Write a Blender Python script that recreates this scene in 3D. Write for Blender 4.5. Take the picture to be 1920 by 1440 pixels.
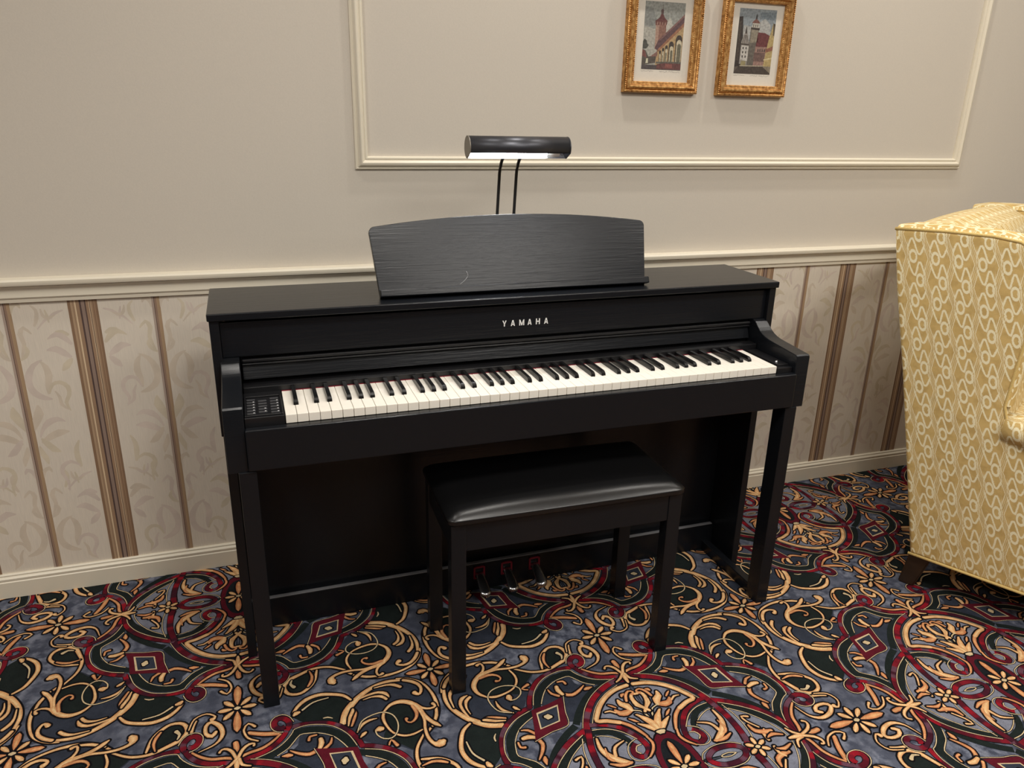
import bpy, bmesh, math, random
from mathutils import Vector, Matrix

scene = bpy.context.scene
for o in list(bpy.data.objects):
    bpy.data.objects.remove(o, do_unlink=True)
COL = scene.collection
R = math.radians

# ------------------------------------------------------------------ camera
cam_d = bpy.data.cameras.new('camera')
cam_d.sensor_fit = 'HORIZONTAL'
cam_d.sensor_width = 36.0
cam_d.lens = 1431.62 / 1920 * 36
cam_d.clip_start = 0.02
cam = bpy.data.objects.new('camera', cam_d)
COL.objects.link(cam)
_c = Vector((-0.6392, -1.5509, 1.3238))
_pitch, _yaw, _roll = -0.3419, 0.3388 - 0.01174, 0.0229
_fw = Vector((math.sin(_yaw) * math.cos(_pitch), math.cos(_yaw) * math.cos(_pitch), math.sin(_pitch)))
_rt = Vector((math.cos(_yaw), -math.sin(_yaw), 0))
_up = _rt.cross(_fw)
_r2 = math.cos(_roll) * _rt + math.sin(_roll) * _up
_u2 = -math.sin(_roll) * _rt + math.cos(_roll) * _up
cam.matrix_world = Matrix(((_r2.x, _u2.x, -_fw.x, _c.x), (_r2.y, _u2.y, -_fw.y, _c.y), (_r2.z, _u2.z, -_fw.z, _c.z), (0, 0, 0, 1)))
scene.camera = cam

# ------------------------------------------------------------------ world, exposure, room lights
world = bpy.data.worlds.new('world')
scene.world = world
world.use_nodes = True
world.node_tree.nodes['Background'].inputs[0].default_value = (1.0, 0.9, 0.78, 1)
world.node_tree.nodes['Background'].inputs[1].default_value = 0.05
scene.view_settings.view_transform = 'Standard'
scene.view_settings.look = 'None'
scene.view_settings.gamma = 1.0
scene.view_settings.use_curve_mapping = False
scene.view_settings.exposure = 0.0

CEIL = 2.55
WARM = (1.0, 0.955, 0.89)
def area(name, loc, size, power, col=WARM, spread=180, rot=(0, 0, 0)):
    l = bpy.data.lights.new(name, 'AREA')
    l.shape = 'DISK'
    l.size = size
    l.energy = power
    l.color = col
    l.spread = R(spread)
    o = bpy.data.objects.new(name, l)
    o.location = loc
    o.rotation_euler = rot
    COL.objects.link(o)
    return o
# recessed downlights, plus a wide disc added last to brighten the music rest: (x, y, diameter, power, spread)
DOWN = [(-2.30, 0.15, 0.10, 2.4, 150), (-0.70, 0.15, 0.10, 3.0, 150), (0.22, 0.34, 0.06, 4.6, 150), (1.18, 0.34, 0.06, 4.6, 150), (1.90, 0.15, 0.08, 3.4, 150),
        (-1.9, -1.2, 0.45, 18, 170), (-0.1, -1.1, 0.45, 22, 170), (1.8, -1.1, 0.45, 22, 170),
        (-1.3, -3.0, 0.6, 22, 170), (0.85, -2.3, 1.3, 40, 170)]
for i, (x, y, s, pw, sp) in enumerate(DOWN):
    area('downlight_and_fill', (x, y, CEIL - 0.03), s, pw, spread=sp)

# ------------------------------------------------------------------ helpers
def lin(c):
    return tuple(((v / 255) / 12.92 if v / 255 <= 0.04045 else ((v / 255 + 0.055) / 1.055) ** 2.4) for v in c)
def L4(c):
    return lin(c) + (1.0,)
def tag(o, label=None, cat=None, group=None, kind=None):
    if label: o['label'] = label
    if cat: o['category'] = cat
    if group: o['group'] = group
    if kind: o['kind'] = kind
    return o
def empty(name, loc=(0, 0, 0), rz=0.0, parent=None):
    o = bpy.data.objects.new(name, None)
    o.empty_display_size = 0.1
    o.location = loc
    o.rotation_euler = (0, 0, rz)
    COL.objects.link(o)
    if parent: o.parent = parent
    return o
def mk(name, me, mat=None, parent=None, smooth=False):
    if mat is not None and not me.materials: me.materials.append(mat)
    if smooth:
        for p in me.polygons: p.use_smooth = True
    o = bpy.data.objects.new(name, me)
    COL.objects.link(o)
    if parent: o.parent = parent
    return o
def from_bm(name, bm, mat, parent=None, smooth=False):
    me = bpy.data.meshes.new(name)
    bmesh.ops.recalc_face_normals(bm, faces=bm.faces)
    bm.to_mesh(me); bm.free()
    return mk(name, me, mat, parent, smooth)
def bm_box(bm, x0, x1, y0, y1, z0, z1, bevel=0.0, seg=2):
    r = bmesh.ops.create_cube(bm, size=1.0)
    vs = r['verts']
    for v in vs:
        v.co = Vector(((x0 + x1) / 2 + v.co.x * (x1 - x0), (y0 + y1) / 2 + v.co.y * (y1 - y0), (z0 + z1) / 2 + v.co.z * (z1 - z0)))
    if bevel > 0:
        es = list({e for v in vs for e in v.link_edges})
        bmesh.ops.bevel(bm, geom=es, offset=bevel, segments=seg, profile=0.5, affect='EDGES')
    return vs
def box(name, x0, x1, y0, y1, z0, z1, mat, parent=None, bevel=0.0015, seg=2):
    bm = bmesh.new()
    bm_box(bm, x0, x1, y0, y1, z0, z1, bevel, seg)
    return from_bm(name, bm, mat, parent)
def bm_prism(bm, prof, a0, a1, axis, bevel=0.0, seg=2):
    # prof: closed outline of (p, q); axis 'x': (p,q)=(y,z)  'y': (x,z)  'z': (x,y)
    def P(p, q, a):
        return {'x': (a, p, q), 'y': (p, a, q), 'z': (p, q, a)}[axis]
    A = [bm.verts.new(P(p, q, a0)) for p, q in prof]
    B = [bm.verts.new(P(p, q, a1)) for p, q in prof]
    n = len(prof)
    fs = [bm.faces.new(A), bm.faces.new(B[::-1])]
    for i in range(n):
        fs.append(bm.faces.new((A[i], B[i], B[(i + 1) % n], A[(i + 1) % n])))
    bmesh.ops.recalc_face_normals(bm, faces=fs)
    if bevel > 0:
        es = list({e for f in fs[:2] for e in f.edges})
        bmesh.ops.bevel(bm, geom=es, offset=bevel, segments=seg, profile=0.5, affect='EDGES')
def prism(name, prof, a0, a1, axis, mat, parent=None, bevel=0.0, seg=2, smooth=False):
    bm = bmesh.new()
    bm_prism(bm, prof, a0, a1, axis, bevel, seg)
    return from_bm(name, bm, mat, parent, smooth)
def bm_tube(bm, pts, rad, n=10, cap=True):
    pts = [Vector(p) for p in pts]
    rings = []
    up = Vector((0, 0, 1))
    for i, p in enumerate(pts):
        t = (pts[min(i + 1, len(pts) - 1)] - pts[max(i - 1, 0)]).normalized()
        a = up if abs(t.dot(up)) < 0.95 else Vector((1, 0, 0))
        u = t.cross(a).normalized(); v = t.cross(u)
        r = rad[i] if isinstance(rad, (list, tuple)) else rad
        rings.append([bm.verts.new(p + u * math.cos(2 * math.pi * k / n) * r + v * math.sin(2 * math.pi * k / n) * r) for k in range(n)])
    for a, b in zip(rings, rings[1:]):
        for k in range(n):
            bm.faces.new((a[k], a[(k + 1) % n], b[(k + 1) % n], b[k]))
    if cap:
        bm.faces.new(rings[0][::-1]); bm.faces.new(rings[-1])
def tube(name, pts, rad, mat, parent=None, n=10, smooth=True):
    bm = bmesh.new()
    bm_tube(bm, pts, rad, n)
    return from_bm(name, bm, mat, parent, smooth)
def catmull(pts, step):
    if len(pts) < 3:
        n = max(2, int(math.dist(pts[0], pts[-1]) / step) + 1)
        return [(pts[0][0] + (pts[-1][0] - pts[0][0]) * i / n, pts[0][1] + (pts[-1][1] - pts[0][1]) * i / n, i / n) for i in range(n + 1)]
    out = []
    N = len(pts)
    for i in range(N - 1):
        p0, p1, p2, p3 = pts[max(i - 1, 0)], pts[i], pts[i + 1], pts[min(i + 2, N - 1)]
        n = max(2, int(math.dist(p1, p2) / step + 0.5))
        for k in range(n):
            t = k / n
            q = [0.5 * (2 * p1[a] + (p2[a] - p0[a]) * t + (2 * p0[a] - 5 * p1[a] + 4 * p2[a] - p3[a]) * t * t + (3 * p1[a] - p0[a] - 3 * p2[a] + p3[a]) * t ** 3) for a in (0, 1)]
            out.append((q[0], q[1], i + t))
    out.append((pts[-1][0], pts[-1][1], N - 1.0))
    return out

def soften(o, deg=32):
    me = o.data
    for p in me.polygons: p.use_smooth = True
    me.set_sharp_from_angle(angle=R(deg))
    return o

class Print:
    """Flat coloured shapes (a woven or printed design) with one colour per vertex."""
    def __init__(self):
        self.v, self.f, self.c = [], [], []
    def poly(self, pts, col, z):
        b = len(self.v)
        self.v += [(p[0], p[1], z) for p in pts]
        self.c += [col] * len(pts)
        self.f.append(tuple(range(b, b + len(pts))))
    def stroke(self, pts, ws, z, cols, edge=None, outline=0.0, ocol=(0, 0, 0), step=7.0, blocks=None, rnd=None, roundcap=True):
        P = catmull(pts, step)
        n = len(ws) - 1
        S = []
        for i, (x, y, t) in enumerate(P):
            a = P[max(i - 1, 0)]; c = P[min(i + 1, len(P) - 1)]
            dx, dy = c[0] - a[0], c[1] - a[1]
            l = math.hypot(dx, dy) or 1.0
            if n == 0: w = ws[0]
            else:
                k = t / P[-1][2] * n
                j = min(int(k), n - 1)
                w = ws[j] + (ws[j + 1] - ws[j]) * (k - j)
            S.append((x, y, -dy / l, dx / l, w / 2, dx / l, dy / l))
        def strip(S, offs, zz, colf):
            b = len(self.v)
            m = len(offs)
            for i, s in enumerate(S):
                for j, (k, e) in enumerate(offs):
                    h = k * s[4] + e
                    self.v.append((s[0] + s[2] * h, s[1] + s[3] * h, zz))
                    self.c.append(colf(i, j))
            for i in range(len(S) - 1):
                for j in range(m - 1):
                    q = b + i * m + j
                    self.f.append((q, q + 1, q + m + 1, q + m))
        def capped(S, ext, k):
            if not roundcap: return S
            out = list(S)
            for end, sg in ((0, -1), (-1, 1)):
                s = S[end]
                w = s[4] * k + ext
                extra = [(s[0] + sg * s[5] * w * q, s[1] + sg * s[6] * w * q, s[2], s[3], (s[4] + ext) * math.sqrt(max(0, 1 - q * q)) - ext, s[5], s[6]) for q in (0.45, 0.8, 0.97)]
                out = extra[::-1] + out if end == 0 else out + extra
            return out
        if outline > 0:
            strip(capped(S, outline, 1.0), [(-1, -outline), (1, outline)], z - 0.07, lambda i, j: ocol)
        S2 = capped(S, 0.0, 0.8)
        if blocks:
            acc = [rnd.choice(blocks)]
            L = 0; nxt = rnd.uniform(8, 20)
            for i in range(1, len(S2)):
                L += math.dist(S2[i][:2], S2[i - 1][:2])
                if L > nxt:
                    nxt = L + rnd.uniform(6, 20); acc.append(rnd.choice(blocks))
                else: acc.append(acc[-1])
            strip(S2, [(-1, 0), (1, 0)], z, lambda i, j: acc[i])
        elif edge is None:
            strip(S2, [(-1, 0), (1, 0)], z, lambda i, j: cols)
        else:
            sh = [rnd.uniform(0.0, 0.5) for _ in S2]
            def cf(i, j):
                a = (edge, cols, edge)[j] if j != 1 else tuple(cols[q] * (1 - sh[i]) + edge[q] * sh[i] for q in range(3))
                return a
            strip(S2, [(-1, 0), (-0.1, 0), (1, 0)], z, cf)
    def mesh(self, name, fn):
        me = bpy.data.meshes.new(name)
        me.from_pydata([fn(*v) for v in self.v], [], self.f)
        at = me.color_attributes.new('Col', 'FLOAT_COLOR', 'POINT')
        flat = []
        for c in self.c: flat += [c[0], c[1], c[2], 1.0]
        at.data.foreach_set('color', flat)
        me.update()
        return me

# ------------------------------------------------------------------ materials
def new_mat(name):
    m = bpy.data.materials.new(name)
    m.use_nodes = True
    nt = m.node_tree
    return m, nt, nt.nodes['Principled BSDF']
def nd(nt, typ, **kw):
    n = nt.nodes.new(typ)
    for k, v in kw.items():
        if k.startswith('i_'):
            key = k[2:]
            n.inputs[int(key) if key.isdigit() else key].default_value = v
        else: setattr(n, k, v)
    return n
def lk(nt, a, ao, b, bi):
    nt.links.new(a.outputs[ao], b.inputs[bi])
def math_n(nt, op, a, b=None, c=None):
    n = nt.nodes.new('ShaderNodeMath'); n.operation = op
    for i, s in enumerate((a, b, c)):
        if s is None: continue
        if isinstance(s, (int, float)): n.inputs[i].default_value = s
        else: nt.links.new(s, n.inputs[i])
    return n.outputs[0]
def ramp(nt, fac, stops, interp='LINEAR'):
    n = nt.nodes.new('ShaderNodeValToRGB')
    n.color_ramp.interpolation = interp
    e = n.color_ramp.elements
    while len(e) < len(stops): e.new(0.5)
    for k, (p, c) in enumerate(stops):
        e[k].position = p
        e[k].color = (c + (1.0,)) if len(c) == 3 else c
    if fac is not None: nt.links.new(fac, n.inputs[0])
    return n
def mixc(nt, fac, a, b, blend='MIX'):
    n = nt.nodes.new('ShaderNodeMix'); n.data_type = 'RGBA'; n.blend_type = blend
    for sock, v in ((n.inputs[0], fac), (n.inputs[6], a), (n.inputs[7], b)):
        if isinstance(v, (int, float)): sock.default_value = v
        elif isinstance(v, tuple): sock.default_value = v if len(v) == 4 else v + (1.0,)
        else: nt.links.new(v, sock)
    return n.outputs[2]
def bump(nt, bsdf, height, strength, dist=0.001):
    b = nt.nodes.new('ShaderNodeBump')
    b.inputs['Strength'].default_value = strength
    b.inputs['Distance'].default_value = dist
    nt.links.new(height, b.inputs['Height'])
    nt.links.new(b.outputs[0], bsdf.inputs['Normal'])
def noise(nt, scale, detail=3, coord='Object', rough=0.5, mscale=None):
    tc = nt.nodes.new('ShaderNodeTexCoord')
    n = nt.nodes.new('ShaderNodeTexNoise')
    n.inputs['Scale'].default_value = scale
    n.inputs['Detail'].default_value = detail
    n.inputs['Roughness'].default_value = rough
    if mscale:
        mp = nt.nodes.new('ShaderNodeMapping'); mp.inputs['Scale'].default_value = mscale
        nt.links.new(tc.outputs[coord], mp.inputs['Vector']); nt.links.new(mp.outputs[0], n.inputs['Vector'])
    else: nt.links.new(tc.outputs[coord], n.inputs['Vector'])
    return n.outputs['Fac']
def plain(name, col, rough=0.5, metal=0.0, spec=0.5, nscale=0, nstr=0.0, vary=0.0):
    m, nt, b = new_mat(name)
    b.inputs['Base Color'].default_value = L4(col)
    b.inputs['Roughness'].default_value = rough
    b.inputs['Metallic'].default_value = metal
    b.inputs['Specular IOR Level'].default_value = spec
    if nscale:
        n = noise(nt, nscale, 4)
        if nstr: bump(nt, b, n, nstr)
        if vary:
            c = lin(col)
            r = ramp(nt, n, [(0.3, tuple(v * (1 - vary) for v in c)), (0.7, tuple(min(1, v * (1 + vary)) for v in c))])
            lk(nt, r, 0, b, 'Base Color')
    return m
M = {}
M['paint'] = plain('wall_paint', (203, 195, 182), 0.6, nscale=260, nstr=0.12, vary=0.02)
M['trim'] = plain('trim_paint', (226, 218, 199), 0.35, nscale=6, vary=0.015)
M['ceiling'] = plain('ceiling_paint', (232, 226, 214), 0.8, nscale=120, nstr=0.1)
def m_wood_black():
    m, nt, b = new_mat('black_woodgrain')
    b.inputs['Base Color'].default_value = (0.0065, 0.0075, 0.0095, 1)
    b.inputs['Roughness'].default_value = 0.27
    b.inputs['Specular IOR Level'].default_value = 0.32
    n = noise(nt, 9, 4, mscale=(0.9, 11, 21), rough=0.6)
    bump(nt, b, n, 0.30, 0.0016)
    return m
M['black'] = m_wood_black()
M['blackplain'] = plain('black_plastic', (22, 22, 24), 0.32, nscale=300, nstr=0.03)
M['blackkey'] = plain('black_key', (13, 13, 14), 0.25, nscale=200, nstr=0.02)
M['ivory'] = plain('white_key', (238, 232, 220), 0.28, nscale=90, vary=0.02)
M['felt'] = plain('red_felt', (116, 14, 34), 0.9, nscale=400, nstr=0.2, vary=0.15)
M['chrome'] = plain('pedal_chrome', (205, 205, 208), 0.24, metal=1.0, nscale=60, nstr=0.01)
M['leather'] = plain('black_vinyl', (14, 14, 15), 0.3, nscale=420, nstr=0.16)
M['railhighlight'] = plain('rail_highlight', (120, 120, 122), 0.35, nscale=60, vary=0.04)  # light grey that paints the highlight along the pedal rail
M['logo'] = plain('logo_silver', (225, 225, 222), 0.4, nscale=100, vary=0.03)
M['button'] = plain('panel_button', (60, 60, 62), 0.35, nscale=100, vary=0.05)
M['mark'] = plain('panel_marking', (190, 190, 190), 0.5, nscale=100, vary=0.05)
M['lampblack'] = plain('lamp_gunmetal', (74, 75, 80), 0.38, metal=0.8, nscale=80, nstr=0.01)
M['lampdark'] = plain('lamp_stem_black', (16, 15, 15), 0.4, nscale=80, nstr=0.02)
M['lampend'] = plain('lamp_end_grey', (120, 114, 104), 0.45, metal=0.3, nscale=80, nstr=0.01)
M['lampin'] = plain('lamp_reflector', (240, 240, 240), 0.35, nscale=80, nstr=0.01)
M['legwood'] = plain('dark_walnut', (46, 32, 20), 0.4, nscale=30, nstr=0.08, vary=0.25)
M['mat'] = plain('mat_board', (214, 208, 196), 0.8, nscale=200, vary=0.02)
def m_gold():
    m, nt, b = new_mat('gilt_wood')
    n = noise(nt, 110, 4)
    r = ramp(nt, n, [(0.25, lin((128, 84, 40))), (0.5, lin((196, 146, 86))), (0.75, lin((232, 192, 128)))])
    lk(nt, r, 0, b, 'Base Color')
    b.inputs['Metallic'].default_value = 0.7
    b.inputs['Roughness'].default_value = 0.36
    bump(nt, b, n, 0.25, 0.002)
    return m
M['gold'] = m_gold()
def m_emit(name, col, s):
    m, nt, b = new_mat(name)
    b.inputs['Emission Color'].default_value = col + (1.0,)
    b.inputs['Emission Strength'].default_value = s
    n = noise(nt, 5, 1)
    lk(nt, ramp(nt, n, [(0.0, (0.9, 0.9, 0.88)), (1.0, (1.0, 1.0, 0.98))]), 0, b, 'Base Color')
    return m
M['bulb'] = m_emit('fluorescent_tube', (0.96, 0.97, 1.0), 125.0)
M['downlight'] = m_emit('downlight_lens', (1.0, 0.87, 0.70), 6.0)
def m_print(name, rough=0.9, spec=0.2, fine=500, fstr=0.5, blotch=30, bl=0.25):
    m, nt, b = new_mat(name)
    at = nd(nt, 'ShaderNodeAttribute', attribute_name='Col')
    n1 = noise(nt, blotch, 4)
    n2 = noise(nt, fine, 2)
    c1 = mixc(nt, 1.0, at.outputs['Color'], ramp(nt, n1, [(0.3, (1 - bl,) * 3), (0.7, (1 + bl * 0.4,) * 3)]).outputs[0], 'MULTIPLY')
    c2 = mixc(nt, 1.0, c1, ramp(nt, n2, [(0.3, (0.78,) * 3), (0.7, (1.12,) * 3)]).outputs[0], 'MULTIPLY') if fstr else c1
    nt.links.new(c2, b.inputs['Base Color'])
    b.inputs['Roughness'].default_value = rough
    b.inputs['Specular IOR Level'].default_value = spec
    if fstr: bump(nt, b, n2, fstr, 0.002)
    return m
M['carpet'] = m_print('carpet_pile', 0.95, 0.12, 620, 0.6, 45, 0.22)
M['artprint'] = m_print('etching_ink', 0.6, 0.3, 900, 0.0, 160, 0.35)
M['damask'] = m_print('damask_print', 0.6, 0.3, 900, 0.0, 25, 0.10)
def m_carpet_base():
    m, nt, b = new_mat('carpet_ground')
    tc = nd(nt, 'ShaderNodeTexCoord')
    vo = nd(nt, 'ShaderNodeTexVoronoi'); vo.inputs['Scale'].default_value = 26
    lk(nt, tc, 'Object', vo, 'Vector')
    n1 = noise(nt, 38, 4)
    n3 = noise(nt, 9, 3)
    n2 = noise(nt, 620, 2)
    a = ramp(nt, n1, [(0.40, lin((64, 68, 82))), (0.5, lin((92, 97, 112))), (0.6, lin((120, 124, 138)))])
    c = mixc(nt, ramp(nt, n3, [(0.42, (0, 0, 0)), (0.58, (0.75,) * 3)]).outputs[0], a.outputs[0], lin((70, 74, 88)))
    c2 = mixc(nt, 1.0, c, ramp(nt, n2, [(0.3, (0.78,) * 3), (0.7, (1.12,) * 3)]).outputs[0], 'MULTIPLY')
    nt.links.new(c2, b.inputs['Base Color'])
    b.inputs['Roughness'].default_value = 0.95
    b.inputs['Specular IOR Level'].default_value = 0.12
    bump(nt, b, n2, 0.6, 0.002)
    return m
M['carpetbase'] = m_carpet_base()
STRIPE0, STRIPEP = -1.0808, 0.348
def m_wallpaper():
    m, nt, b = new_mat('striped_wallpaper')
    tc = nd(nt, 'ShaderNodeTexCoord')
    sx = nd(nt, 'ShaderNodeSeparateXYZ')
    lk(nt, tc, 'Object', sx, 0)
    # 0..1 over one repeat, wide stripe centred on 0.25, narrow one on 0.75
    t = math_n(nt, 'FRACT', math_n(nt, 'ADD', math_n(nt, 'DIVIDE', math_n(nt, 'SUBTRACT', sx.outputs[0], STRIPE0), STRIPEP), 0.25))
    base = lin((222, 213, 199)); W = 0.069 / STRIPEP; Nn = 0.020 / STRIPEP
    w0 = 0.25 - W / 2; n0 = 0.75 - Nn / 2
    brown, tan, light, dark, mauve, tb = lin((140, 112, 88)), lin((176, 150, 122)), lin((222, 200, 168)), lin((86, 68, 64)), lin((146, 126, 114)), lin((158, 130, 104))
    seq = [(0, brown), (.10, tan), (.17, brown), (.19, tan), (.235, light), (.265, tb), (.40, dark), (.455, mauve), (.56, dark), (.60, tb), (.70, light), (.73, dark), (.755, tan), (.80, tb), (.84, brown), (.89, tb), (.92, brown)]
    stops = [(0.0, base)] + [(w0 + p * W, c) for p, c in seq] + [(w0 + W, base)]
    stops += [(n0, lin((176, 158, 146))), (n0 + .25 * Nn, dark), (n0 + .34 * Nn, lin((150, 124, 106))), (n0 + .62 * Nn, tan), (n0 + .7 * Nn, lin((172, 146, 116))), (n0 + Nn, base)]
    r = ramp(nt, t, stops, 'CONSTANT')
    n = noise(nt, 3.0, 3)
    g = noise(nt, 60, 3, mscale=(9, 1, 0.4))
    c = mixc(nt, 1.0, r.outputs[0], ramp(nt, g, [(0.3, (0.93,) * 3), (0.7, (1.04,) * 3)]).outputs[0], 'MULTIPLY')
    c = mixc(nt, 1.0, c, ramp(nt, n, [(0.3, (0.96, 0.955, 0.95)), (0.7, (1.03, 1.02, 1.0))]).outputs[0], 'MULTIPLY')
    nt.links.new(c, b.inputs['Base Color'])
    b.inputs['Roughness'].default_value = 0.55
    bump(nt, b, g, 0.04, 0.0005)
    return m
M['wallpaper'] = m_wallpaper()
def m_fabric():
    m, nt, b = new_mat('ikat_upholstery')
    uv = nd(nt, 'ShaderNodeUVMap')
    sp = nd(nt, 'ShaderNodeSeparateXYZ'); lk(nt, uv, 0, sp, 0)
    jn = nd(nt, 'ShaderNodeTexNoise'); jn.inputs['Scale'].default_value = 420; jn.inputs['Detail'].default_value = 1
    mp = nd(nt, 'ShaderNodeMapping'); mp.inputs['Scale'].default_value = (0.25, 1, 1)
    lk(nt, uv, 0, mp, 0); lk(nt, mp, 0, jn, 'Vector')
    j = math_n(nt, 'MULTIPLY', math_n(nt, 'SUBTRACT', jn.outputs['Fac'], 0.5), 0.07)
    U = math_n(nt, 'ADD', math_n(nt, 'DIVIDE', sp.outputs[0], 0.056), j)
    V = math_n(nt, 'DIVIDE', sp.outputs[1], 0.121)
    cu = math_n(nt, 'SUBTRACT', math_n(nt, 'FRACT', U), 0.5)
    cv = math_n(nt, 'SUBTRACT', math_n(nt, 'FRACT', V), 0.5)
    def sm(x, lo, hi):   # 1 inside lo, 0 beyond hi
        n = nd(nt, 'ShaderNodeMapRange'); n.interpolation_type = 'SMOOTHSTEP'
        nt.links.new(x, n.inputs[0])
        n.inputs[1].default_value = lo; n.inputs[2].default_value = hi; n.inputs[3].default_value = 1.0; n.inputs[4].default_value = 0.0
        return n.outputs[0]
    def wrap(x): return math_n(nt, 'SUBTRACT', math_n(nt, 'FRACT', math_n(nt, 'ADD', x, 0.5)), 0.5)
    masks = []
    for ru, rv in ((0.14, 0.238), (-0.14, -0.24)):
        a = math_n(nt, 'DIVIDE', math_n(nt, 'SUBTRACT', cu, ru), 0.15)
        c = math_n(nt, 'DIVIDE', wrap(math_n(nt, 'SUBTRACT', cv, rv)), 0.122)
        r = math_n(nt, 'SQRT', math_n(nt, 'ADD', math_n(nt, 'MULTIPLY', a, a), math_n(nt, 'MULTIPLY', c, c)))
        masks.append(sm(math_n(nt, 'ABSOLUTE', math_n(nt, 'SUBTRACT', r, 1.0)), 0.18, 0.36))
    u01 = math_n(nt, 'ADD', cu, 0.5)
    for stops, off in (([(.10, .36), (.136, .462), (.36, .643), (.62, .323), (.884, .504), (.92, .62)], 0.5), ([(.07, .80), (.09, .664), (.392, .345), (.642, .632), (.864, .377), (.89, .26)], 1.0)):
        rr = ramp(nt, u01, [(p, (v, v, v)) for p, v in stops], 'CARDINAL')
        r2 = ramp(nt, math_n(nt, 'ADD', u01, 0.01), [(p, (v, v, v)) for p, v in stops], 'CARDINAL')
        f = math_n(nt, 'SUBTRACT', rr.outputs[0], off)
        slope = math_n(nt, 'MULTIPLY', math_n(nt, 'SUBTRACT', r2.outputs[0], rr.outputs[0]), 121 / 56 / 0.01)
        dv = math_n(nt, 'ABSOLUTE', wrap(math_n(nt, 'SUBTRACT', cv, f)))
        dp = math_n(nt, 'DIVIDE', math_n(nt, 'MULTIPLY', dv, 121.0), math_n(nt, 'SQRT', math_n(nt, 'ADD', math_n(nt, 'MULTIPLY', slope, slope), 1.0)))
        k = sm(dp, 1.6, 3.3)
        lim = sm(math_n(nt, 'ABSOLUTE', cu), 0.38, 0.42)
        masks.append(math_n(nt, 'MULTIPLY', k, lim))
    pv = math_n(nt, 'MULTIPLY', math_n(nt, 'SUBTRACT', math_n(nt, 'PINGPONG', math_n(nt, 'ADD', V, -0.238), 0.5), 0.25), -0.62)
    du = wrap(math_n(nt, 'SUBTRACT', math_n(nt, 'SUBTRACT', cu, pv), 0.49))
    adu = math_n(nt, 'ABSOLUTE', du)
    masks.append(math_n(nt, 'MULTIPLY', sm(math_n(nt, 'ABSOLUTE', math_n(nt, 'SUBTRACT', adu, 0.115)), 0.008, 0.03), 0.85))
    masks.append(math_n(nt, 'MULTIPLY', sm(math_n(nt, 'ABSOLUTE', math_n(nt, 'SUBTRACT', adu, 0.04)), 0.006, 0.024), 0.55))
    tot = masks[0]
    for x in masks[1:]: tot = math_n(nt, 'MAXIMUM', tot, x)
    wn = nd(nt, 'ShaderNodeTexNoise'); wn.inputs['Scale'].default_value = 700; wn.inputs['Detail'].default_value = 2
    lk(nt, uv, 0, wn, 'Vector')
    bn = nd(nt, 'ShaderNodeTexNoise'); bn.inputs['Scale'].default_value = 45
    lk(nt, uv, 0, bn, 'Vector')
    tan = ramp(nt, bn.outputs['Fac'], [(0.35, lin((192, 162, 102))), (0.6, lin((206, 176, 114)))])
    c = mixc(nt, tot, tan.outputs[0], lin((236, 226, 190)))
    c = mixc(nt, 1.0, c, ramp(nt, wn.outputs['Fac'], [(0.3, (0.88,) * 3), (0.7, (1.08,) * 3)]).outputs[0], 'MULTIPLY')
    nt.links.new(c, b.inputs['Base Color'])
    b.inputs['Roughness'].default_value = 0.85
    b.inputs['Specular IOR Level'].default_value = 0.2
    bump(nt, b, wn.outputs['Fac'], 0.35, 0.001)
    return m
M['fabric'] = m_fabric()
M['piping'] = plain('piping_fabric', (206, 178, 112), 0.85, nscale=300, nstr=0.2, vary=0.12)

# ------------------------------------------------------------------ room shell
YW = 0.6355
XL, XR, YF = -3.4, 3.6, -8.0
w = box('wall_back', XL, XR, YW, YW + 0.12, 0, CEIL, M['paint'], bevel=0); tag(w, kind='structure')
wall_back = w
tag(box('wall_left', XL - 0.12, XL, YF, YW, 0, CEIL, M['paint'], bevel=0), kind='structure')
tag(box('wall_right', XR, XR + 0.12, YF, YW, 0, CEIL, M['paint'], bevel=0), kind='structure')
tag(box('wall_front', XL, XR, YF - 0.12, YF, 0, CEIL, M['paint'], bevel=0), kind='structure')
tag(box('ceiling', XL, XR, YF, YW, CEIL, CEIL + 0.1, M['ceiling'], bevel=0), kind='structure')
floor = box('floor', XL, XR, YF, YW, -0.08, 0, M['carpetbase'], bevel=0); tag(floor, kind='structure')
# wallpaper dado
wp = box('wallpaper', XL, XR, YW - 0.0012, YW, 0.05, 0.86, M['wallpaper'], wall_back, bevel=0)
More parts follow.
